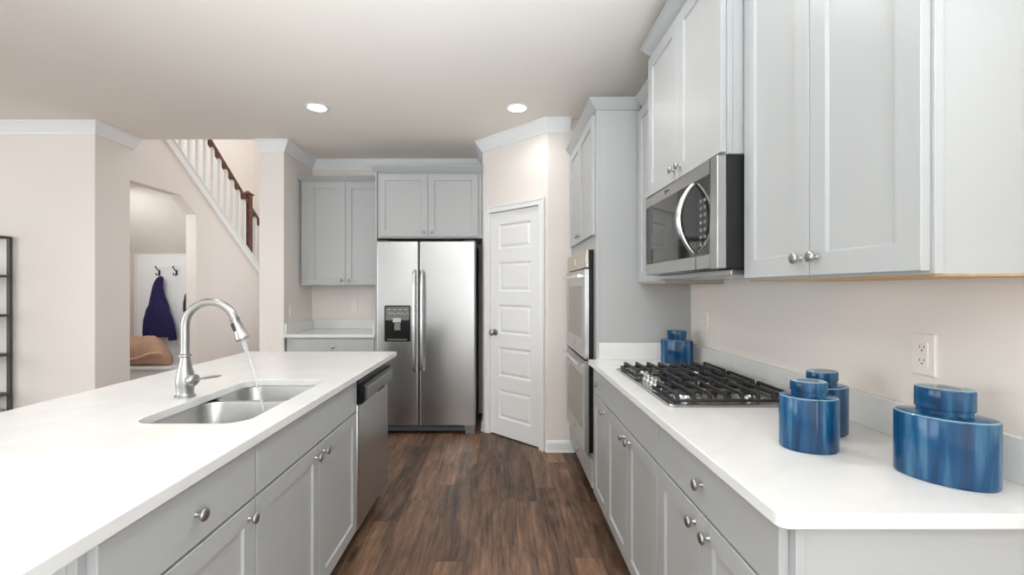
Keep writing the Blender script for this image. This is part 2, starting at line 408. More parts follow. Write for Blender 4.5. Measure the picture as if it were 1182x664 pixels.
# pantry in the corner: side wall, diagonal wall with door, short wall beside the ovens
PA = Vector((-.18, 4.22)); PB = Vector((.38, 3.67)); PL = (PB-PA).length
ta = (PB-PA)/PL; nd = Vector((ta.y, -ta.x))            # outward, towards the camera
if nd.y > 0: nd = -nd
FD = frame((PA.x, PA.y, 0), (ta.x, ta.y, 0), (nd.x, nd.y, 0))
T0, T1, DH = .100, .702, 2.045
b = MB(); b.box(-.18, -.08, 4.262, 4.83, 0, CEIL)
struct('wall_pantry_side', b, M['wall'], 'pantry side wall next to the refrigerator', 'wall')
b = MB(FD)
b.prism([(0, 0), (T0, 0), (T0, -.1), (.042, -.1)], 0, DH); b.prism([(T1, 0), (PL, 0), (PL-.042, -.1), (T1, -.1)], 0, DH); b.prism([(0, 0), (PL, 0), (PL-.042, -.1), (.042, -.1)], DH, CEIL)
struct('wall_pantry', b, M['wall'], 'diagonal beige pantry wall holding the white door', 'wall')
b = MB(); b.box(.38+.042, XR, 3.67, 3.77, 0, CEIL); b.prism([(.38, 3.67), (.423, 3.67), (.423, 3.742)], 0, CEIL)
struct('wall_pantry_front', b, M['wall'], 'short beige wall between pantry door and ovens', 'wall')

# crown mouldings
CP = [(0, CEIL-.095), (.010, CEIL-.095), (.014, CEIL-.082), (.030, CEIL-.060), (.052, CEIL-.030), (.066, CEIL-.012), (.075, CEIL-.010), (.075, CEIL-.0005), (0, CEIL-.0005)]
b = MB(); sweep(b, [(-7, 3.73), (WL, 3.73), (WL, 4.13)], CP)
struct('trim_1', b, M['white'], 'white crown moulding on the left walls', 'crown moulding')
b = MB(); sweep(b, [(-2.28, 4.20), (-2.05, 4.20), (-2.05, 4.83), (-.18, 4.83), (-.18, PA.y), (PB.x, PB.y), (.565, 3.67)], CP)
struct('trim_2', b, M['white'], 'white crown moulding around the far kitchen walls', 'crown moulding')
# baseboards
BP = [(0, 0), (.016, 0), (.016, .012), (.013, .02), (.013, .075), (.009, .088), (.004, .095), (0, .098)]
b = MB(); p1 = PA+ta*.768
sweep(b, [(p1.x, p1.y), (PB.x, PB.y), (.60, 3.67)], BP)
struct('baseboard_pantry', b, M['white'], 'white baseboard beside the pantry door', 'baseboard')
b = MB(); p0 = PA+ta*.044
sweep(b, [(-.18, 4.80), (-.18, PA.y), (p0.x, p0.y)], BP)
struct('baseboard_pantry_side', b, M['white'], 'white baseboard at the pantry corner by the refrigerator', 'baseboard')
b = MB(); sweep(b, [(-7, 3.73), (WL, 3.73), (WL, 4.08)], BP)
struct('baseboard_left', b, M['white'], 'white baseboard on the left walls', 'baseboard')
b = MB(); sweep(b, [(-2.28, 8.2), (-2.28, 4.20), (-2.05, 4.20)], BP)
struct('baseboard_stub', b, M['white'], 'white baseboard on the wall end by the hall', 'baseboard')

# pantry door casing and door
b = MB(FD)
for a0, a1 in ((T0-.056, T0), (T1, T1+.056)): b.box(a0, a1, 0, .018, 0, DH+.056)
b.box(T0, T1, 0, .018, DH, DH+.056)
for a0, a1 in ((T0-.056, T0-.040), (T1+.040, T1+.056)): b.box(a0, a1, .018, .024, 0, DH+.056)
b.box(T0-.056, T1+.056, .018, .024, DH+.040, DH+.056)
struct('trim_3', b, M['white'], 'white casing around the pantry door', 'door casing', bevel=.003)

door = thing('door_1', (PA.x+ta.x*.4, PA.y+ta.y*.4, 0), 'white five panel pantry door with nickel knob set in diagonal wall', 'door'); door['kind'] = 'structure'
b = MB(FD); D0, D1 = -.045, -.008
a0, a1, z0, z1 = T0+.003, T1-.003, .012, DH-.004
pz = [(.165, .43), (.55, .815), (.935, 1.20), (1.32, 1.585), (1.705, 1.93)]
px0, px1 = a0+.105, a1-.105
b.box(a0, px0, D0, D1, z0, z1); b.box(px1, a1, D0, D1, z0, z1)
edges = [z0]+[q for p in pz for q in p]+[z1]
for i in range(0, len(edges), 2): b.box(px0, px1, D0, D1, edges[i], edges[i+1])
b.box(px0, px1, D0+.002, D1-.020, z0+.05, z1-.05)
slab_o = b.build('door_slab', M['door'], door)
for q0, q1 in pz:
    b = MB(FD)
    def rg(i, d): return [(px0+i, d, q0+i), (px1-i, d, q0+i), (px1-i, d, q1-i), (px0+i, d, q1-i)]
    b.loops([rg(0, D1-.021), rg(0, D1-.0002), rg(.012, D1-.011), rg(.022, D1-.011), rg(.040, D1-.003), rg(.041, D1-.003)])
    b.build('raised_panel', M['door'], slab_o)
b = MB(FD); b.lathe((a0+.062, D1-.001, .945), (0, 1, 0), [(.031, 0), (.031, .004), (.026, .008), (.012, .010), (.010, .026), (.018, .032), (.027, .044), (.028, .052), (.023, .061), (.010, .066), (.002, .067)])
b.build('door_knob', M['nickel'], door, smooth=True)
for zz in (1.785, 1.10, .33):
    b = MB(FD); b.box(T1-.012, T1+.003, -.010, -.004, zz-.045, zz+.045); b.lathe((T1, -.002, zz-.046), (0, 0, 1), [(.006, 0), (.0065, .002), (.0065, .090), (.006, .092)], 12)
    b.build('hinge', M['nickel'], door, smooth=True)

# ---------------------------------------------------------------- cabinet builder
CROWN = [(0, 0), (.004, 0), (.010, .008), (.026, .026), (.040, .046), (.046, .050), (.046, .060), (0, .060)]
def cabinet(name, label, cat, group, Fm, a0, a1, depth, z0, z1, fronts, toe=False, hollow=False, gaps=(0, 0), bottom_raw=False):
    """Fm: frame with d=0 on the face-frame front. fronts: (kind, a0, a1, z0, z1, knob a, knob z)"""
    c = Fm @ Vector(((a0+a1)/2, -depth/2, 0 if toe else z0))
    t = thing(name, c, label, cat, group)
    g0, g1 = gaps
    b = MB(Fm)
    if hollow:
        th = .018
        b.box(a0, a0+th, -depth, -.0192, z0, z1); b.box(a1-th, a1, -depth, -.0192, z0, z1)
        b.box(a0+th, a1-th, -depth, -depth+.01, z0, z1); b.box(a0+th, a1-th, -depth+.01, -.0192, z0, z0+th)
        b.box(a0+th, a1-th, -.032, -.0192, z1-.12, z1)
    else: b.box(a0+g0, a1-g1, -depth, -.0192, z0, z1)
    b.build('body', M['gray'], t)
    b = MB(Fm)
    b.box(a0, a1, -.019, 0, z0, z1)
    b.build('face_frame', M['gray'], t, bevel=.0015)
    if toe:
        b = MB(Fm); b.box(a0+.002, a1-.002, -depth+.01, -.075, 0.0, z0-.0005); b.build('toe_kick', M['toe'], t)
    if bottom_raw:
        b = MB(Fm); b.box(a0+.004, a1-.004, -depth+.004, -.004, z0-.004, z0-.0004); b.build('underside_panel', M['raw'], t)
    for kind, f0, f1, y0, y1, ka, kz in fronts:
        b = MB(Fm)
        if kind == 'door': b.shaker(f0, f1, y0, y1)
        else: b.slab(f0, f1, y0, y1)
        o = b.build(kind if kind != 'false_front' else 'false_drawer_front', M['gray'], t)
        if ka is not None:
            k = MB(Fm); k.knob(ka, kz); k.build('knob', M['nickel'], o, smooth=True, angle=50)
    return t

G = .0015
# ---------------------------------------------------------------- right run
FRX = .5755
FR = frame((FRX, 0, 0), (0, 1, 0), (-1, 0, 0))
DR = XR-.003-FRX
Zb0, Zb1 = .105, .883
DG0, DG1, DD0, DD1 = .722, .872, .112, .714
c = cabinet('base_cabinet', 'gray base cabinet at near end of right counter, one wide drawer over two doors', 'cabinet', 'gray base cabinets', FR, .872, 1.588, DR, Zb0, Zb1,
  [('drawer', .893, 1.583, DG0, DG1, 1.238, .797), ('door', .893, 1.2365, DD0, DD1, 1.195, .672), ('door', 1.2395, 1.583, DD0, DD1, 1.282, .672)], toe=True, gaps=(.004, 0))
# short end stile facing the viewer
c = cabinet('base_cabinet', 'gray base cabinet under the gas cooktop with two doors', 'cabinet', 'gray base cabinets', FR, 1.589, 2.362, DR, Zb0, Zb1,
  [('false_front', 1.594, 2.358, DG0, DG1, None, None), ('door', 1.594, 1.9745, DD0, DD1, 1.935, .672), ('door', 1.9775, 2.358, DD0, DD1, 2.017, .672)], toe=True)
c = cabinet('base_cabinet', 'narrow gray base cabinet between cooktop and wall ovens, one drawer over one door', 'cabinet', 'gray base cabinets', FR, 2.363, 2.705, DR, Zb0, Zb1,
  [('drawer', 2.368, 2.700, DG0, DG1, 2.535, .797), ('door', 2.368, 2.700, DD0, DD1, 2.41, .672)], toe=True)

# worktop with upstands
t = thing('worktop', (.84, 1.78, .884), 'white quartz worktop along the right wall carrying the gas cooktop', 'countertop')
x0, x1, y0, y1, r = .5255, XR-.002, .844, 2.7085, .022
poly = [(x0+r-r*math.cos(q), y0+r-r*math.sin(q)) for q in [PI/2*i/8 for i in range(8, -1, -1)]]
poly = [(x1, y0)]+[(x0+r-r*math.sin(q), y0+r-r*math.cos(q)) for q in [PI/2*i/8 for i in range(9)]]+[(x0, y1), (x1, y1)]
b = MB(); b.prism(poly, .884, .914); b.build('slab', M['quartz'], t, bevel=.003)
b = MB(); b.box(XR-.022, XR-.002, .844, 2.688, .9142, 1.016); b.build('backsplash', M['quartz'], t, bevel=.002)
b = MB(); b.box(.588, XR-.002, 2.6885, 2.7085, .9142, 1.016); b.build('backsplash', M['quartz'], t, bevel=.002)

# tall oven cabinet
FT = frame((.5755, 0, 0), (0, 1, 0), (-1, 0, 0))
def crown_part(t, path, ztop, mat='gray', h=.060, name='crown_moulding'):
    b = MB(); sweep(b, path, [(o, ztop-h+z*h/.060) for o, z in CROWN]); return b.build(name, M[mat], t)
t = thing('oven_cabinet', (.86, 3.19, 0), 'tall gray cabinet housing the double wall oven', 'cabinet')
TY0, TY1 = 2.711, 3.667
b = MB()
b.box(.595, XR-.003, TY0+.004, TY0+.022, .105, 2.43); b.box(.595, XR-.003, TY1-.018, TY1, .105, 2.43)
b.box(XR-.015, XR-.003, TY0+.022, TY1-.018, .105, 2.43)
for zz in (.105, .285, 1.605, 2.412): b.box(.595, XR-.015, TY0+.022, TY1-.018, zz, zz+.018)
b.build('body', M['gray'], t)
b = MB(); b.box(.5755, .5948, TY0, 2.793, .105, 2.43); b.box(.5755, .5948, 3.540, TY1, .105, 2.43); b.box(.5755, .5948, 2.793, 3.540, 1.592, 2.43); b.box(.5755, .5948, 2.793, 3.540, .105, .312)
b.build('face_frame', M['gray'], t, bevel=.0015)
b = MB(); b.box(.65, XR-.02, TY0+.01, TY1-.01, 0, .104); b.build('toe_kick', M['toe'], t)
for f0, f1, ka in ((2.745, 3.186, 3.15), (3.189, 3.63, 3.225)):
    b = MB(FT); b.shaker(f0, f1, 1.675, 2.41); o = b.build('door', M['gray'], t); k = MB(FT); k.knob(ka, 1.72); k.build('knob', M['nickel'], o, smooth=True, angle=50)
b = MB(FT); b.slab(2.745, 3.63, .115, .268); o = b.build('drawer', M['gray'], t); k = MB(FT); k.knob(3.187, .195); k.build('knob', M['nickel'], o, smooth=True, angle=50)
crown_part(t, [(.575, TY1), (.575, TY0), (.838, TY0)], 2.49)
b = MB(); b.box(.577, XR-.003, TY0+.003, TY1, 2.4305, 2.4885); b.build('crown_backing', M['gray'], t)

# double wall oven
t = thing('double_wall_oven', (.6, 3.165, .32), 'stainless double wall oven built into the tall gray cabinet', 'oven')
OY0, OY1 = 2.795, 3.538
b = MB(); b.box(.578, 1.0, OY0+.002, OY1-.002, .318, 1.590); b.build('oven_body', M['black'], t)
b = MB(); b.box(.5455, .5745, OY0-.012, OY1+.012, .316, 1.588); b.build('side_trim', M['black'], t, bevel=.003)
FO = frame((.545, 0, 0), (0, 1, 0), (-1, 0, 0))
b = MB(FO); b.box(OY0-.012, OY1+.012, .0005, .020, 1.475, 1.588); cp = b.build('control_panel', M['bronze'], t, bevel=.003)
b = MB(FO); b.box(3.12, 3.22, .0205, .0215, 1.51, 1.552); b.build('display', M['display'], cp)
for zlo, zhi, hz in ((.905, 1.466, 1.425), (.322, .890, .858)):
    b = MB(FO)
    w0, w1, v0, v1 = OY0+.070, OY1-.070, zlo+.115, zhi-.105
    b.box(OY0-.012, w0, .0005, .026, zlo, zhi); b.box(w1, OY1+.012, .0005, .026, zlo, zhi); b.box(w0, w1, .0005, .026, zlo, v0); b.box(w0, w1, .0005, .026, v1, zhi)
    d = b.build('oven_door', M['steel_y'], t)
    b = MB(FO); b.box(w0, w1, .001, .0245, v0, v1); b.build('window', M['oven_glass'], d)
    b = MB(FO); b.tube([(OY0+.03, .055, hz), (OY1-.03, .055, hz)], .0115, 14)
    for aa in (OY0+.06, OY1-.06): b.box(aa-.009, aa+.009, .026, .05, hz-.007, hz+.007)
    b.build('handle', M['chrome'], d, smooth=True)
    b = MB(FO); b.lathe((3.165, .0255, zlo+.06), (0, 1, 0), [(.012, 0), (.012, .0012), (.009, .0016)], 18); b.build('badge', M['dark_side'], d)

# upper cabinets on the right wall
FU = frame((.845, 0, 0), (0, 1, 0), (-1, 0, 0)); DU = XR-.003-.845
t = cabinet('wall_cabinet', 'large gray two door wall cabinet nearest the viewer above the blue jars', 'cabinet', 'gray wall cabinets', FU, .870, 1.530, DU, 1.370, 2.45,
  [('door', .878, 1.196, 1.377, 2.44, 1.165, 1.425), ('door', 1.199, 1.518, 1.377, 2.44, 1.23, 1.425)], gaps=(.004, 0), bottom_raw=True)
crown_part(t, [(.845, 1.530), (.845, .870), (XR-.003, .870)], 2.51)
t = cabinet('wall_cabinet', 'narrow gray wall cabinet between microwave and tall oven cabinet', 'cabinet', 'gray wall cabinets', FU, 2.306, 2.709, DU, 1.372, 2.43,
  [('door', 2.312, 2.702, 1.379, 2.41, 2.36, 1.425)], bottom_raw=True)
crown_part(t, [(.845, 2.665), (.845, 2.306)], 2.49)
FM = frame((.775, 0, 0), (0, 1, 0), (-1, 0, 0))
t = cabinet('wall_cabinet', 'gray two door wall cabinet standing proud above the microwave', 'cabinet', 'gray wall cabinets', FM, 1.531, 2.305, XR-.003-.775, 1.806, 2.545,
  [('door', 1.537, 1.9165, 1.814, 2.52, 1.885, 1.862), ('door', 1.9195, 2.299, 1.814, 2.52, 1.952, 1.862)])
crown_part(t, [(XR-.003, 2.305), (.775, 2.305), (.775, 1.531), (XR-.003, 1.531)], 2.605)

# ---------------------------------------------------------------- microwave
t = thing('microwave', (.95, 1.92, 1.375), 'stainless over the range microwave with bowed handle above the cooktop', 'microwave')
MY0, MY1 = 1.536, 2.298; MX = .742
b = MB(); b.box(.776, XR-.004, MY0+.004, MY1-.004, 1.412, 1.803); b.build('case', M['mw_side'], t, bevel=.003)
b = MB(); b.box(.80, XR-.01, MY0+.02, MY1-.02, 1.388, 1.4115); b.build('vent_plate', M['steel_y'], t, bevel=.003)
FW = frame((MX, 0, 0), (0, 1, 0), (-1, 0, 0))
gz0, gz1, ga0, ga1 = 1.466, 1.752, 1.588, MY1-.006
b = MB(FW); b.box(MY0, ga0, -.033, 0, 1.412, 1.803); b.box(ga1, MY1, -.033, 0, 1.412, 1.803); b.box(ga0, ga1, -.033, 0, 1.412, gz0); b.box(ga0, ga1, -.033, 0, gz1, 1.803)
b.build('front_frame', M['steel_y'], t, bevel=.006, seg=3)
b = MB(FW); b.box(ga0+.0005, 1.703, -.03, -.001, gz0+.0005, gz1-.0005); cpn = b.build('control_glass', M['glass'], t)
b = MB(FW); b.box(1.705, ga1-.0005, -.03, -.001, gz0+.0005, gz1-.0005); b.build('door_glass', M['glass'], t)
b = MB(FW)
for i in range(7):
    for j in range(2): b.box(1.622+j*.032, 1.640+j*.032, -.001, -.0002, 1.50+i*.027, 1.512+i*.027)
b.build('keypad', M['panel_gray'], cpn)
b = MB(FW); hp = []
for i in range(17):
    u = i/16; hp.append((1.712, .006+.056*math.sin(PI*u)**.8, 1.480+.262*u))
b.tube(hp, [.008+.005*math.sin(PI*i/16) for i in range(17)], 14, 1.0); b.build('handle', M['chrome'], t, smooth=True)
b = MB(FW); b.box(1.705, 1.7075, .0002, .0012, 1.414, gz0-.002); b.build('door_seam', M['dark_side'], t)
b = MB(FW); b.lathe((2.02, -.0005, 1.780), (0, 1, 0), [(.010, 0), (.010, .0016), (.007, .002)], 20); b.box(1.975, 2.008, 0, .0012, 1.776, 1.784); b.build('badge', M['dark_side'], t)

# ---------------------------------------------------------------- cooktop
t = thing('gas_cooktop', (.85, 1.975, .9142), 'black and steel gas cooktop with iron grates set in the right worktop', 'cooktop')
CX0, CX1, CY0, CY1 = .603, 1.092, 1.603, 2.352
b = MB(); b.loops([[(x, y, .9145) for x, y in rrect(CX0, CX1, CY0, CY1, .015)], [(x, y, .922) for x, y in rrect(CX0, CX1, CY0, CY1, .015)],
  [(x, y, .925) for x, y in rrect(CX0+.003, CX1-.003, CY0+.003, CY1-.003, .013)], [(x, y, .925) for x, y in rrect(CX0+.012, CX1-.012, CY0+.012, CY1-.012, .011)],
  [(x, y, .9205) for x, y in rrect(CX0+.02, CX1-.02, CY0+.02, CY1-.02, .01)]])
b.build('cooktop_tray', M['cook'], t)
for bx, by, br in ((.715, 1.735, .042), (.965, 1.735, .036), (.90, 1.977, .055), (.715, 2.22, .034), (.965, 2.22, .042)):
    b = MB(); b.lathe((bx, by, .9205), (0, 0, 1), [(br*1.5, 0), (br*1.45, .004), (br*1.1, .007), (br*1.05, .016), (br*.9, .018)], 28); o = b.build('burner', M['chrome'], t, smooth=True)
    b = MB(); b.lathe((bx, by, .9387), (0, 0, 1), [(br*.95, 0), (br, .003), (br*.97, .007), (br*.8, .010), (.002, .011)], 28); b.build('burner_cap', M['blackm'], o, smooth=True)
def grate(gx0, gx1, gy0, gy1):
    b = MB(); zf, zt, hw = .934, .962, .005
    # low outer frame on feet, with raised fingers that slope down at both ends
    for y0, y1 in ((gy0, gy0+.010), (gy1-.010, gy1)): b.box(gx0, gx1, y0, y1, zf-.005, zf+.006)
    for x0, x1 in ((gx0, gx0+.010), (gx1-.010, gx1)): b.box(x0, x1, gy0+.010, gy1-.010, zf-.005, zf+.006)
    n = max(5, round((gx1-gx0)/.056))
    for i in range(n):
        x = gx0+.022+(gx1-gx0-.044)*i/(n-1)
        def sec(y, lo, hi): return [(x-hw, y, lo), (x+hw, y, lo), (x+hw, y, hi), (x-hw, y, hi)]
        b.loops([sec(gy0+.004, zf-.004, zf+.008), sec(gy0+.012, zf-.004, zt), sec(gy0+.026, zt-.012, zt), sec(gy1-.026, zt-.012, zt), sec(gy1-.012, zf-.004, zt), sec(gy1-.004, zf-.004, zf+.008)])
    for fx in (gx0+.012, gx1-.012):
        for fy in (gy0+.012, gy1-.012): b.box(fx-.008, fx+.008, fy-.008, fy+.008, .9255, zf-.0045)
    return b
for g in ((.622, 1.078, 1.618, 1.852), (.735, 1.078, 1.860, 2.095), (.622, 1.078, 2.103, 2.338)):
    grate(*g).build('grate', M['blackm'], t, bevel=.0015, seg=1)
for ky in (1.885, 1.935, 1.985, 2.035, 2.075):
    b = MB(); b.lathe((.672, ky, .9205), (0, 0, 1), [(.021, 0), (.021, .006), (.017, .010), (.0165, .026), (.014, .029), (.002, .0295)], 20); b.box(.669, .675, ky-.0165, ky+.0165, .949, .953)
    b.build('knob', M['chrome'], t, smooth=True)

# ---------------------------------------------------------------- blue jars
def jar(label, cx, cy, a, bb, th, zr, zl, ls):
    t = thing('ceramic_jar', (cx, cy, .9145), label, 'jar', 'blue glazed oval lidded jars')
    def E(k, z, n=64, ins=0):
        r = []
        for i in range(n):
            q = 2*PI*i/n; u = (a*k-ins)*math.cos(q); v = (bb*k-ins)*math.sin(q)
            r.append((cx+u*math.cos(th)-v*math.sin(th), cy+u*math.sin(th)+v*math.cos(th), z))
        return r
    z0 = .9145
    def rim(o, lo, hi, z0, kk=.9):
        # the glaze breaks pale where it runs thin over the sharp edge
        o.data.materials.append(M['glaze_rim'])
        for p in o.data.polygons:
            if len(p.vertices) == 4 and lo < p.center.z+z0 < hi and (Vector((p.center.x, p.center.y)).length > bb*kk*.9) and all(Vector(o.data.vertices[v].co.xy).length > 0 and o.data.vertices[v].co.z+z0 > lo-.003 for v in p.vertices) and p.area < 2e-4: p.material_index = 1
    b = MB()
    b.loops([E(.96, z0), E(.99, z0+.003), E(1, z0+.008), E(1, zr-.006), E(1, zr-.002, ins=.001), E(1, zr, ins=.004), E(ls+.08, zr+.002), E(ls*.93, zr+.003), E(ls*.93, zr+.012)])
    o = b.build('jar_body', M['glaze'], t, smooth=True, angle=50); rim(o, zr-.0032, zr+.0003, z0)
    b = MB(); zb = zr+.0125
    b.loops([E(ls*.97, zb), E(ls, zb+.003), E(ls, zl-.005), E(ls, zl-.0015, ins=.001), E(ls, zl, ins=.004), E(ls*.6, zl-.001), E(ls*.2, zl-.001)])
    o = b.build('jar_lid', M['glaze'], t, smooth=True, angle=50); rim(o, zl-.003, zl+.0003, z0, ls*.75)
jar('largest wide oval blue jar below the near outlet on right worktop', .9981, 1.0057, .0879, .0629, -.869, 1.0587, 1.119, .582)
jar('small oval blue jar standing in front of another between cooktop and largest jar', .824, 1.198, .069, .055, -.25, 1.055, 1.0955, .63)
jar('small blue jar near the wall partly hidden behind another small jar', .957, 1.332, .074, .057, .25, 1.055, 1.097, .62)
jar('blue jar at far end of worktop behind the cooktop grates', 1.005, 2.561, .090, .055, -.69, 1.052, 1.105, .60)

# ---------------------------------------------------------------- outlets
def outlet(label, Fm, a, z, w=.070, h=.114):
    t = thing('wall_outlet', Fm @ Vector((a, 0, z)), label, 'outlet', 'ivory wall outlets')
    b = MB(Fm); b.slab(a-w/2, a+w/2, z-h/2, z+h/2, .006, .0005, .003); b.build('cover_plate', M['plate'], t)
    b = MB(Fm); b.slab(a-.0165, a+.0165, z-.034, z+.034, .002, .0066, .0008); r = b.build('receptacle', M['plate'], t)
    b = MB(Fm)
    for dz in (.018, -.018):
        b.box(a-.0075, a-.0055, .0084, .009, z+dz-.001, z+dz+.007); b.box(a+.0055, a+.0075, .0084, .009, z+dz-.001, z+dz+.006)
        b.lathe((a, .0084, z+dz-.007), (0, 1, 0), [(.0024, 0), (.0024, .0006)], 10)
    b.build('slots', M['slot'], r)
FWR = frame((XR, 0, 0), (0, 1, 0), (-1, 0, 0))
outlet('ivory duplex outlet on right wall above the largest blue jar', FWR, 1.212, 1.163)
outlet('ivory outlet on right wall beside the tall oven cabinet', FWR, 2.515, 1.160)
outlet('ivory outlet on back wall above the far counter beside the refrigerator', frame((0, 4.83, 0), (1, 0, 0), (0, -1, 0)), -1.594, 1.163)
outlet('ivory outlet on side wall left of the far counter', frame((-2.05, 0, 0), (0, 1, 0), (1, 0, 0)), 4.34, 1.13)

# ---------------------------------------------------------------- island
FIX = -.757
FI = frame((FIX, 0, 0), (0, 1, 0), (1, 0, 0))
DI = .585
c = cabinet('island_cabinet', 'gray island cabinet nearest the viewer, one drawer over one door', 'cabinet', 'gray island cabinets', FI, .795, 1.340, DI, Zb0, Zb1,
  [('drawer', .813, 1.336, DG0, DG1, 1.075, .797), ('door', .813, 1.336, DD0, DD1, 1.30, .672)], toe=True)
c = cabinet('island_cabinet', 'gray two door island cabinet under the sink', 'cabinet', 'gray island cabinets', FI, 1.341, 2.282, DI, Zb0, Zb1,
  [('false_front', 1.345, 2.270, DG0, DG1, None, None), ('door', 1.345, 1.806, DD0, DD1, 1.768, .672), ('door', 1.809, 2.270, DD0, DD1, 1.847, .672)], toe=True, hollow=True)
b = MB(); b.box(-1.345, -.79, 2.893, 2.93, 0, .883); o = b.build('island_end_panel', M['gray']); tag(o, 'gray panel closing island end beyond the dishwasher', 'panel')
b = MB(); b.box(-1.52, -1.346, .795, 2.93, 0, .883); o = b.build('island_back_panel', M['gray']); tag(o, 'gray knee wall at the seating side of the island', 'panel')
t = thing('island_worktop', (-1.22, 1.86, .884), 'white quartz island worktop with sink cutout', 'countertop')
OX0, OX1, OY0_, OY1_ = -1.735, -.718, .66, 3.056
SX0, SX1, SY0, SY1 = -1.19, -.822, 1.415, 2.10
inner = rrect(SX0, SX1, SY0, SY1, .075, 10)
ccx, ccy = (SX0+SX1)/2, (SY0+SY1)/2
angs = [math.atan2(y-ccy, x-ccx) for x, y in inner]+[math.atan2(y-ccy, x-ccx) for x in (OX0, OX1) for y in (OY0_, OY1_)]
angs = sorted(set(round(a, 6) for a in angs))
def on_outer(a):
    dx, dy = math.cos(a), math.sin(a); s = 1e9
    if dx > 1e-9: s = min(s, (OX1-ccx)/dx)
    if dx < -1e-9: s = min(s, (OX0-ccx)/dx)
    if dy > 1e-9: s = min(s, (OY1_-ccy)/dy)
    if dy < -1e-9: s = min(s, (OY0_-ccy)/dy)
    return (ccx+dx*s, ccy+dy*s)
def on_inner(a):
    dx, dy = math.cos(a), math.sin(a); best = None
    n = len(inner)
    for i in range(n):
        x1_, y1_ = inner[i]; x2, y2 = inner[(i+1) % n]
        ex, ey = x2-x1_, y2-y1_; den = dx*ey-dy*ex
        if abs(den) < 1e-12: continue
        s = ((x1_-ccx)*ey-(y1_-ccy)*ex)/den; u = ((x1_-ccx)*dy-(y1_-ccy)*dx)/den
        if s > 0 and -1e-6 <= u <= 1+1e-6: best = s if best is None else max(best, s)
    return (ccx+dx*best, ccy+dy*best)
ou = [on_outer(a) for a in angs]; inn = [on_inner(a) for a in angs]
b = MB()
rings = [[(x, y, .884) for x, y in inn], [(x, y, .884) for x, y in ou], [(x, y, .914) for x, y in ou], [(x, y, .914) for x, y in inn], [(x, y, .884) for x, y in inn]]
b.loops(rings, False, False); b.build('slab', M['quartz'], t, bevel=.002)

# sink
t = thing('kitchen_sink', (-1.006, 1.76, .68), 'stainless double bowl undermount sink in island', 'sink')
def basin(x0, x1, y0, y1, depth, name):
    b = MB(); zt = .8825
    rr = lambda i, z, r: [(x, y, z) for x, y in rrect(x0+i, x1-i, y0+i, y1-i, r, 8)]
    b.loops([rr(-.012, zt, .08), rr(0, zt, .07), rr(.003, zt-.006, .068), rr(.010, zt-depth+.04, .062), rr(.018, zt-depth+.015, .055), rr(.045, zt-depth, .04), rr(.12, zt-depth-.003, .01)], False, True)
    o = b.build(name, M['steel_sink'], t, smooth=True, angle=60)
    s = o.modifiers.new('thick', 'SOLIDIFY'); s.thickness = .0015; s.offset = -1
    b = MB(); cx, cy = (x0+x1)/2, (y0+y1)/2
    b.lathe((cx, cy, zt-depth-.003), (0, 0, 1), [(.045, 0), (.045, .003), (.036, .0045), (.034, .002), (.004, .001)], 24); b.build('drain', M['chrome'], o, smooth=True)
basin(SX0-.004, SX1+.004, SY0-.004, 1.812, .20, 'bowl')
basin(SX0-.004, SX1+.004, 1.838, SY1+.004, .18, 'bowl')

# faucet
fx, fy = -1.252, 1.765
t = thing('kitchen_faucet', (fx, fy, .9145), 'brushed nickel gooseneck faucet on the island', 'faucet')
b = MB(); b.lathe((fx, fy, .9145), (0, 0, 1), [(.036, 0), (.036, .006), (.031, .010), (.0295, .016), (.032, .045), (.033, .065), (.029, .095), (.022, .125), (.0175, .150), (.0175, .158), (.0225, .161), (.0225, .168), (.017, .171), (.0165, .18)], 28)
b.build('faucet_body', M['nickel'], t, smooth=True, angle=50)
b = MB(); R = .097; zc = 1.193; dirv = Vector((1, .06, 0)).normalized(); P = []
for i in range(8): P.append(Vector((fx, fy, 1.093+(zc-1.093)*i/8)))
for i in range(23):
    q = PI-(PI*.90)*i/22; P.append(Vector((fx, fy, zc))+dirv*(R+R*math.cos(q))+Vector((0, 0, R*math.sin(q))))
b.tube(P, .0152, 18, up=(0, 1, 0)); b.build('spout', M['nickel'], t, smooth=True)
tip = P[-1]; td = (P[-1]-P[-2]).normalized()
b = MB(); b.lathe(tip-td*.002, td, [(.0155, 0), (.0185, .002), (.0185, .008), (.017, .011), (.0185, .03), (.021, .055), (.0255, .078), (.027, .084), (.027, .089), (.023, .092), (.021, .0925)], 24)
sp = b.build('spray_head', M['nickel'], t, smooth=True, angle=50)
b = MB(); bc = tip+td*.036+Vector((0, -.0185, 0))-dirv*.007
b.tube([bc-td*.016, bc, bc+td*.016], [.005, .007, .005], 10); b.build('spray_button', M['blackm'], sp, smooth=True)
hd = Vector((.92, -.40, 0)).normalized(); hb = Vector((fx, fy, .985))
b = MB(); b.lathe(hb+hd*.02, hd, [(.017, 0), (.020, .012), (.024, .022), (.024, .034), (.018, .040), (.010, .043)], 22); hv = b.build('handle_hub', M['nickel'], t, smooth=True, angle=50)
ld = (Vector((.98, .1, 0)).normalized()); l0 = hb+hd*.055
b = MB(); b.tube([l0, l0+ld*.02+Vector((0, 0, .003)), l0+ld*.05+Vector((0, 0, .009)), l0+ld*.085+Vector((0, 0, .014)), l0+ld*.10+Vector((0, 0, .016))], [.005, .0055, .0085, .0085, .004], 12, .6); b.build('lever', M['nickel'], hv, smooth=True)

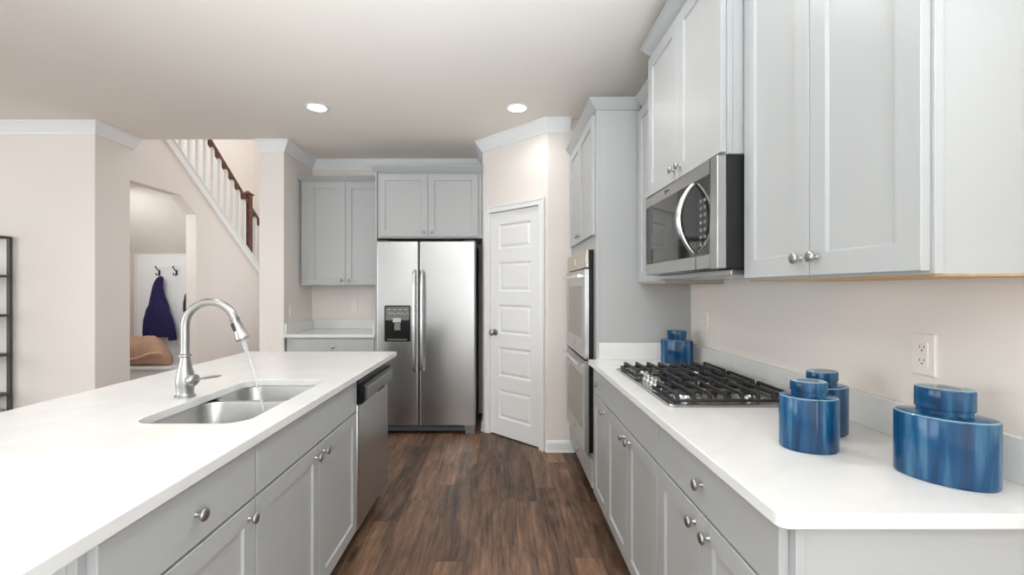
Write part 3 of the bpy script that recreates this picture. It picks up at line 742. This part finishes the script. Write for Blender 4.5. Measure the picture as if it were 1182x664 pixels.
# running water
ws = tip+td*.094
b = MB(); wp = []
for i in range(14):
    u = i/13; wp.append(ws+Vector((td.x*.25*u+dirv.x*.012*u, dirv.y*.012*u, -.335*u-0.02*u*u)))
b.tube(wp, [.0085-.004*min(1, i/6)+.0006*math.sin(i*2.1) for i in range(14)], 14)
o = b.build('water_stream', M['water'], smooth=True); tag(o, 'stream of water running from faucet into sink', 'water', kind='stuff')

# dishwasher
t = thing('dishwasher', (-1.03, 2.588, 0), 'stainless dishwasher with black control strip at island end', 'dishwasher')
WY0, WY1 = 2.290, 2.888
b = MB(); b.box(-1.33, -.781, WY0, WY1, .105, .870); b.build('tub', M['black'], t)
FDW = frame((-.78, 0, 0), (0, 1, 0), (1, 0, 0))
b = MB(FDW); b.slab(WY0+.002, WY1-.002, .100, .745, .045, 0, .006); dd = b.build('door', M['steel_h'] if False else M['steel_y'], t, bevel=.004)
b = MB(); b.prism([(-.780, .747), (-.722, .747), (-.704, .760), (-.700, .835), (-.708, .848), (-.735, .850), (-.737, .868), (-.780, .868)], WY0+.001, WY1-.001, 'y')
cpl = b.build('control_strip', M['black'], t, bevel=.002)
b = MB(); b.prism([(-.7035, .765), (-.7005, .765), (-.6975, .828), (-.7005, .830)], WY0+.035, WY1-.03, 'y'); fp = b.build('strip_panel', M['panel_gray'], cpl)
for yy in (WY0+.40, WY0+.44, WY0+.50):
    b = MB(); b.box(-.699, -.6965, yy, yy+.022, .788, .808); b.build('button', M['button'], cpl)
b = MB(); b.box(-.708, -.6985, WY0+.24, WY0+.37, .7585, .772); b.build('latch_pocket', M['blackm'], cpl)
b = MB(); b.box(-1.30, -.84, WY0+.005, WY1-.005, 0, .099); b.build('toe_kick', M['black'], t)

# ---------------------------------------------------------------- far wall: counter, cabinets, refrigerator
FF = frame((0, 4.225, 0), (1, 0, 0), (0, -1, 0))
cabinet('base_cabinet', 'gray base cabinet with wide drawer under far counter left of refrigerator', 'cabinet', 'gray base cabinets', FF, -2.035, -1.197, .60, Zb0, Zb1,
  [('drawer', -1.965, -1.203, DG0, DG1, -1.585, .797), ('door', -1.965, -1.5855, DD0, DD1, -1.62, .672), ('door', -1.5825, -1.203, DD0, DD1, -1.55, .672)], toe=True)
t = thing('worktop', (-1.62, 4.5, .884), 'small white worktop against back wall left of refrigerator', 'countertop')
b = MB(); b.box(-2.048, -1.196, 4.190, 4.828, .884, .914); b.build('slab', M['quartz'], t, bevel=.003)
b = MB(); b.box(-2.026, -1.216, 4.809, 4.828, .9142, 1.016); b.build('backsplash', M['quartz'], t, bevel=.002)
b = MB(); b.box(-2.048, -2.028, 4.205, 4.808, .9142, 1.016); b.build('backsplash', M['quartz'], t, bevel=.002)
b = MB(); b.box(-1.214, -1.196, 4.205, 4.808, .9142, 1.016); b.build('backsplash', M['quartz'], t, bevel=.002)
FU2 = frame((0, 4.50, 0), (1, 0, 0), (0, -1, 0))
t = cabinet('wall_cabinet', 'gray two door wall cabinet above small far counter', 'cabinet', 'gray wall cabinets', FU2, -2.022, -1.197, .326, 1.378, 2.43,
  [('door', -1.938, -1.5695, 1.385, 2.41, -1.605, 1.43), ('door', -1.5665, -1.203, 1.385, 2.41, -1.53, 1.43)], bottom_raw=False)
crown_part(t, [(-2.022, 4.826), (-2.022, 4.50), (-1.197, 4.50)], 2.475, h=.045)
FU3 = frame((0, 4.222, 0), (1, 0, 0), (0, -1, 0))
t = cabinet('refrigerator_cabinet', 'gray two door cabinet with side panel above the refrigerator', 'cabinet', None, FU3, -1.175, -.185, .60, 1.822, 2.445,
  [('door', -1.155, -.6955, 1.835, 2.425, -.735, 1.88), ('door', -.6925, -.225, 1.835, 2.425, -.655, 1.88)])
b = MB(); b.box(-1.194, -1.176, 4.205, 4.826, 0, 2.445); b.build('side_panel', M['gray'], t, bevel=.001)
crown_part(t, [(-1.194, 4.826), (-1.194, 4.205), (-.183, 4.205)], 2.495, h=.050)

t = thing('refrigerator', (-.7, 4.45, 0), 'stainless side by side refrigerator with water dispenser', 'refrigerator')
RY = 4.112
b = MB(); b.box(-1.150, -.246, 4.19, 4.81, .03, 1.765); b.build('case', M['dark_side'], t, bevel=.004)
def rdoor(x0, x1, cut=None):
    b = MB(); z0, z1 = .088, 1.779
    n = 6
    def prof(ins): # plan outline with rounded front corners
        r = .018; p = [(x0, RY+.072), (x1, RY+.072)]
        p += [(x1-r+r*math.cos(q), RY+r-r*math.sin(q)) for q in [PI/2*i/n for i in range(n+1)]]
        p += [(x0+r-r*math.sin(q), RY+r-r*math.cos(q)) for q in [PI/2*i/n for i in range(n+1)]]
        return p
    b.prism(prof(0), z0, z1); return b
fd = rdoor(-1.157, -.7645).build('freezer_door', M['steel_h'], t, smooth=True, angle=40)
rd = rdoor(-.7595, -.239).build('fridge_door', M['steel_h'], t, smooth=True, angle=40)
for hx, d in ((-.797, fd), (-.727, rd)):
    b = MB(); pts = [(hx, RY-.002, .592), (hx, RY-.035, .60), (hx, RY-.050, .64)]+[(hx, RY-.052-.006*math.sin(PI*i/8), .64+.82*i/8) for i in range(1, 8)]+[(hx, RY-.050, 1.46), (hx, RY-.035, 1.50), (hx, RY-.002, 1.508)]
    b.tube(pts, .0145, 14, 1.0); b.build('handle', M['chrome'], d, smooth=True)
# dispenser
b = MB(); b.loops([[(x, RY-.0005, z) for x, z in rrect(-1.078, -.838, .858, 1.190, .012, 4)], [(x, RY-.008, z) for x, z in rrect(-1.078, -.838, .858, 1.190, .012, 4)], [(x, RY-.010, z) for x, z in rrect(-1.074, -.842, .862, 1.186, .010, 4)]])
dp = b.build('dispenser', M['black'], fd)
b = MB(); b.loops([[(x, RY-.0098, z) for x, z in rrect(-1.066, -.850, 1.055, 1.178, .008, 4)], [(x, RY-.0112, z) for x, z in rrect(-1.066, -.850, 1.055, 1.178, .008, 4)]])
for i in range(4): b.box(-1.045+i*.05, -1.02+i*.05, RY-.0128, RY-.011, 1.13, 1.142)
dpp = b.build('dispenser_controls', M['panel_gray'], dp)
b = MB()
for i in range(5): b.tube([(-1.045+.04*i, RY-.012, 1.112+.012*(i % 2)), (-1.025+.04*i, RY-.013, 1.125-.01*(i % 2)), (-1.01+.04*i, RY-.012, 1.108)], .0032, 6)
for i in range(4): b.box(-1.05+.052*i, -1.02+.052*i, RY-.0128, RY-.011, 1.150, 1.156)
b.build('control_marks', M['display'], dpp)
b = MB(); b.box(-1.0, -.925, RY-.016, RY-.010, 1.035, 1.075); b.build('ice_chute', M['display'], dp, bevel=.003)
b = MB(); b.prism([(RY-.011, .96), (RY-.020, .965), (RY-.013, 1.03), (RY-.011, 1.03)], -.985, -.93, 'x'); b.build('paddle', M['panel_gray'], dp, bevel=.002)
b = MB(); b.box(-1.05, -.868, RY-.019, RY-.010, .870, .882); b.build('drip_tray', M['panel_gray'], dp, bevel=.002)
b = MB(); b.box(-1.150, -.246, RY+.025, 4.19, .030, .084)
for i in range(3): b.box(-1.13, -.33, RY+.019, RY+.025, .040+i*.014, .047+i*.014)
b.build('base_grille', M['dark_side'], t)
b = MB(); b.box(-1.150, -.246, RY+.012, RY+.024, .030, .060); b.build('kick_strip', M['dark_side'], t, bevel=.003)
b = MB(); b.prism([(-.335, .0), (-.246, .0), (-.246, .085), (-.345, .085), (-.345, .055), (-.335, .05)], RY+.002, RY+.06, 'y'); b.build('foot_bracket', M['panel_gray'], t, bevel=.004)
for hx in (-1.10, -.30):
    b = MB(); b.box(hx-.05, hx+.05, RY+.03, RY+.13, 1.7795, 1.797); b.build('hinge_cover', M['dark_side'], t, bevel=.005)
b = MB()
for x in (-1.10, -.30):
    for y in (4.25, 4.74): b.lathe((x, y, 0), (0, 0, 1), [(.02, 0), (.02, .031)], 14)
b.build('feet', M['black'], t)

# ---------------------------------------------------------------- recessed lights
for x, y, lab in ((-1.41, 3.41, 'round recessed ceiling light over the island side, left of the two'), (.12, 3.42, 'round recessed ceiling light near the pantry, right of the two')):
    t = thing('recessed_light', (x, y, CEIL), lab, 'ceiling light', 'recessed ceiling lights')
    b = MB(); b.lathe((x, y, CEIL-.0005), (0, 0, -1), [(.088, 0), (.088, .003), (.080, .006), (.070, .004), (.069, .0005)], 40); b.build('trim_ring', M['white'], t, smooth=True)
    b = MB(); b.lathe((x, y, CEIL-.002), (0, 0, -1), [(.066, 0), (.066, .002), (.05, .004), (.002, .005)], 40); b.build('lens', M['lamp'], t, smooth=True)
    area('downlight_lamp', (x, y, CEIL-.012), (0, 0, 0), .12, .12, 2.5, (1.0, .975, .94), 'DISK', math.radians(150))

# ---------------------------------------------------------------- staircase
t = thing('staircase', (-3.95, 6.3, 0), 'white and dark wood staircase rising along the hall wall', 'staircase')
b = MB(); rise, run = .195, .262; y = 8.05; z = 0; poly = [(8.05, 0)]
pts = []
yy = 8.05
sk = lambda q: slope(q)+.116
steps = []
k = 0
while yy > 4.25:
    ztop = max(.05, sk(yy)+.02); steps.append((yy, ztop)); yy -= run
top = []
for yv, zt in steps: top += [(yv, zt), (yv-run, zt)]
ylast = steps[-1][0]-run
low = [(ylast, soff(ylast)+.02), (8.05, max(-.0, soff(8.05))+.0)]
pol = [(8.05, .0)]+top+[(ylast, soff(ylast)+.02), (7.9, soff(7.9)+.02 if soff(7.9) > 0 else .0)]
b.prism(pol, -4.548, WL-.117, 'x'); b.build('steps', M['white'], t)
b = MB(); b.prism([(4.16, slope(4.16)-.005), (8.1, slope(8.1)-.005), (8.1, slope(8.1)+.116), (4.16, slope(4.16)+.116)], WL-.005, WL+.016, 'x')
b.prism([(4.16, slope(4.16)+.108), (8.1, slope(8.1)+.108), (8.1, slope(8.1)+.126), (4.16, slope(4.16)+.126)], WL-.10, WL+.024, 'x')
b.build('skirt_board', M['white'], t)
rail = lambda q: 3.085-.746*(q-5.27)
b = MB(); BX = WL-.045
rp = lambda q, dz: [(BX-.030, q, rail(q)-.03+dz), (BX+.030, q, rail(q)-.03+dz), (BX+.034, q, rail(q)+.005+dz), (BX+.022, q, rail(q)+.028+dz), (BX-.022, q, rail(q)+.028+dz), (BX-.034, q, rail(q)+.005+dz)]
b.loops([rp(4.25, 0), rp(6.02, 0)]); b.build('handrail', M['rail'], t)
b = MB(); b.loops([rp(6.10, 0), rp(7.9, 0)]); b.build('handrail', M['rail'], t)
NY = 6.06
b = MB(); s = .042
b.box(BX-s, BX+s, NY-s, NY+s, sk(NY)+.03, rail(NY)+.12)
b.box(BX-s-.008, BX+s+.008, NY-s-.008, NY+s+.008, rail(NY)-.10, rail(NY)-.075)
b.box(BX-s-.014, BX+s+.014, NY-s-.014, NY+s+.014, rail(NY)+.12, rail(NY)+.145)
b.loops([[(BX-.045, NY-.045, rail(NY)+.145), (BX+.045, NY-.045, rail(NY)+.145), (BX+.045, NY+.045, rail(NY)+.145), (BX-.045, NY+.045, rail(NY)+.145)], [(BX-.012, NY-.012, rail(NY)+.18), (BX+.012, NY-.012, rail(NY)+.18), (BX+.012, NY+.012, rail(NY)+.18), (BX-.012, NY+.012, rail(NY)+.18)]])
b.build('newel_post', M['rail'], t, bevel=.004)
yv = 4.40
while yv < 7.8:
    if abs(yv-NY) > .07:
        b = MB(); r = .016; b.box(BX-r, BX+r, yv-r, yv+r, sk(yv)+.012, rail(yv)-.018); b.build('baluster', M['white'], t)
    yv += .131
# plaster soffit under the stairs
b = MB(); b.prism([(4.05, soff(4.05)), (5.56, soff(5.56)), (5.56, soff(5.56)+.018), (4.05, soff(4.05)+.018)], -4.549, WL-.116, 'x')
struct('ceiling_nook', b, M['ceiling'], 'sloping plaster soffit under the stairs', 'ceiling')
b = MB(); b.box(-4.55, WL-.115, 5.525, 5.60, 0, soff(5.5)-.02)
struct('wall_nook', b, M['wall'], 'back wall of the nook under the stairs', 'wall')
b = MB(); b.box(-4.55, WL-.115, 3.96, 4.04, 0, 2.7)
struct('wall_nook_front', b, M['wall'], 'front wall of the nook under the stairs', 'wall')

# ---------------------------------------------------------------- bench nook
t = thing('hall_bench', (-4.0, 5.3, 0), 'white built in bench with paneled back in nook under stairs', 'bench')
b = MB(); b.box(-4.545, WL-.12, 5.085, 5.50, .42, .45); b.build('seat', M['white'], t, bevel=.003)
b = MB(); b.box(-4.545, WL-.12, 5.11, 5.13, 0, .4195); b.build('front_panel', M['white'], t)
b = MB(); b.box(-4.49, WL-.12, 5.502, 5.52, .45, 1.765); b.box(-4.28, WL-.12, 5.494, 5.5018, 1.60, 1.645)
for x in (-4.49, -4.28, -4.02, -3.76): b.box(x, x+.05, 5.497, 5.5018, .455, 1.60)
b.build('back_panel', M['white'], t)
def hook(label, x, z):
    b = MB(); y = 5.4935
    b.box(x-.011, x+.011, y-.005, y, z-.035, z+.03)
    b.tube([(x, y-.004, z+.015), (x, y-.03, z+.03), (x, y-.055, z+.055), (x, y-.062, z+.075)], [.006, .006, .006, .009], 8)
    b.tube([(x, y-.004, z-.015), (x, y-.03, z-.035), (x, y-.05, z-.03), (x, y-.056, z-.01)], [.006, .006, .006, .009], 8)
    o = b.build('coat_hook', M['hook'], smooth=True); tag(o, label, 'hook', 'dark coat hooks in the nook')
hx1 = (183-579)*5.48/515; hx2 = (203-579)*5.48/515
hook('dark coat hook holding the navy jacket in nook', hx1, 1.545)
hook('empty dark coat hook right of the navy jacket', hx2, 1.545)

# navy jacket hanging from its hood
t = thing('jacket', (hx1, 5.40, .72), 'navy blue jacket hanging from a hook above bench', 'jacket')
def cloth_ring(cx, z, wx, wy, seed, n=28, fold=.10, cy=5.432):
    r = []
    for i in range(n):
        q = 2*PI*i/n; f = 1+fold*math.sin(q*5+seed)+fold*.6*math.sin(q*9+seed*2)
        r.append((cx+wx*f*math.cos(q), cy+wy*f*math.sin(q), z))
    return r
sx = 5.40/515
def X(p): return (p-579)*sx
def Z(p): return CAM_H-(p-334)*sx
b = MB(); rows = [(183.5, 318.5, 1.2), (182, 322, 5), (179.5, 330, 5.5), (179.5, 337, 7), (179.5, 343, 8), (180.5, 350, 10.5), (181, 360, 12.5), (180.5, 370, 14), (181, 380, 15.5), (182, 388, 16.3), (181, 390, 15)]
b.loops([cloth_ring(X(c_), Z(y_), w_*sx, min(.045, .012+w_*sx*.3), .8+y_*.012, fold=.05+.05*min(1, max(0, (y_-335)/40))) for c_, y_, w_ in rows])
o = b.build('jacket_body', M['navy'], t, smooth=True, angle=180); o.modifiers.new('sub', 'SUBSURF').render_levels = 1
b = MB(); pts = [(183, 347, 3.5), (186, 355, 5.5), (191, 365, 6), (195.5, 376, 5.2), (198, 386, 4.4), (198.5, 391, 4)]
b.tube([(X(a), 5.395+.002*i, Z(y_)) for i, (a, y_, r_) in enumerate(pts)], [r_*sx for a, y_, r_ in pts], 16); b.build('sleeve', M['navy'], t, smooth=True, angle=180)
b = MB(); b.tube([(X(198.6), 5.406, Z(389.5)), (X(198.9), 5.407, Z(393))], [.046, .042], 16); b.build('cuff', M['navy'], t, smooth=True)
b = MB(); pts = [(177, 347, 3), (172.5, 358, 4.5), (169.5, 370, 4.6), (168, 382, 4.2), (167.8, 388, 3.8)]
b.tube([(X(a), 5.42, Z(y_)) for a, y_, r_ in pts], [r_*sx for a, y_, r_ in pts], 16); b.build('sleeve', M['navy'], t, smooth=True, angle=180)

# tan bag
sb = 5.26/515
def XB(p): return (p-579)*sb
t = thing('tote_bag', (-4.1, 5.27, .4505), 'slouchy tan bag with pale straps lying on nook bench', 'bag')
b = MB(); x0, x1 = XB(141), XB(199); zc = .4505; rings = []
for i in range(15):
    u = i/14; cx = x0+(x1-x0)*u; e = math.sin(PI*min(1, max(0, u*.94+.03)))**.38
    hh = (.40-.10*u+.022*math.sin(u*11))*e; dd_ = .115*e
    rings.append([(cx, 5.23+dd_*math.cos(q)*(1+.06*math.sin(q*4+u*9)), zc+hh*.5*(1+math.sin(q)*(1 if math.sin(q) > 0 else 1))*(1+.03*math.sin(q*5+u*12)) if True else 0) for q in [2*PI*k/24 for k in range(24)]])
b.loops(rings); b.build('bag_body', M['tan'], t, smooth=True, angle=180)
b = MB(); b.tube([(XB(147), 5.098, zc+.095), (XB(160), 5.096, zc+.080), (XB(172), 5.094, zc+.105), (XB(184), 5.096, zc+.15), (XB(196), 5.128, zc+.165)], .011, 8); b.build('strap', M['tan_light'], t, smooth=True)
b = MB(); b.loops([[(XB(148), 5.098, zc+.09), (XB(156), 5.093, zc+.10), (XB(158), 5.100, zc+.20), (XB(154), 5.113, zc+.30), (XB(149), 5.113, zc+.31)], [(XB(148), 5.108, zc+.09), (XB(156), 5.103, zc+.10), (XB(158), 5.118, zc+.20), (XB(154), 5.133, zc+.30), (XB(149), 5.133, zc+.31)]]); b.build('flap', M['tan_light'], t, smooth=True)

# dark strap end beside the opening
b = MB(); xs_ = (213.6-579)*5.25/515; zt = CAM_H-(340-334)*5.25/515; zb = CAM_H-(360-334)*5.25/515
b.loops([[(xs_-.004, 5.25, zt), (xs_+.006, 5.25, zt), (xs_+.006, 5.258, zt), (xs_-.004, 5.258, zt)], [(xs_-.02, 5.245, (zt+zb)/2), (xs_+.012, 5.245, (zt+zb)/2), (xs_+.012, 5.262, (zt+zb)/2), (xs_-.02, 5.262, (zt+zb)/2)], [(xs_-.022, 5.245, zb), (xs_+.012, 5.245, zb), (xs_+.012, 5.262, zb), (xs_-.022, 5.262, zb)]])
b.tube([(xs_, 5.255, zt-.01), (xs_+.03, 5.255, zt+.06), (xs_+.13, 5.255, zt+.10), (WL-.117, 5.255, zt+.10)], .004, 6)
o = b.build('hanging_strap', M['hook']); tag(o, 'narrow black strap hanging at the right edge of nook', 'strap')

# ---------------------------------------------------------------- metal shelf at far left
t = thing('metal_shelf', (-4.4, 3.52, 0), 'dark metal frame shelf against the left wall', 'shelf')
YS0, YS1 = 3.36, 3.70
XS = (11-579)*YS1/515
XS0 = XS-.9
topz = CAM_H+(334-273.5)*YS1/515
for px_, py_ in ((XS, YS0), (XS, YS1), (XS0, YS0), (XS0, YS1)):
    b = MB(); b.box(px_-.0125, px_+.0125, py_-.0125, py_+.0125, 0, topz); b.build('post', M['metal_dark'], t, bevel=.001)
for yp in (274.5, 319, 364, 409, 454.5, 505):
    zz = CAM_H-(yp-334)*YS1/515
    b = MB(); b.box(XS0, XS, YS0-.011, YS0+.011, zz-.010, zz+.010); b.box(XS0, XS, YS1-.011, YS1+.011, zz-.010, zz+.010); b.box(XS-.011, XS+.011, YS0, YS1, zz-.010, zz+.010); b.box(XS0-.011, XS0+.011, YS0, YS1, zz-.010, zz+.010)
    if yp > 280: b.box(XS0+.011, XS-.011, YS0+.011, YS1-.011, zz-.003, zz+.003)
    b.build('shelf_tier' if yp > 280 else 'top_rail', M['metal_dark'], t)
zz = CAM_H-(505-334)*YS1/515+.010
b = MB(); b.box(XS-.55, XS-.03, YS0+.03, YS1-.04, zz, zz+.19); b.box(XS-.556, XS-.024, YS0+.024, YS1-.034, zz+.19, zz+.235)
o = b.build('storage_box', M['box'], bevel=.004); tag(o, 'pale blue gray box on lower tier of metal shelf', 'box')
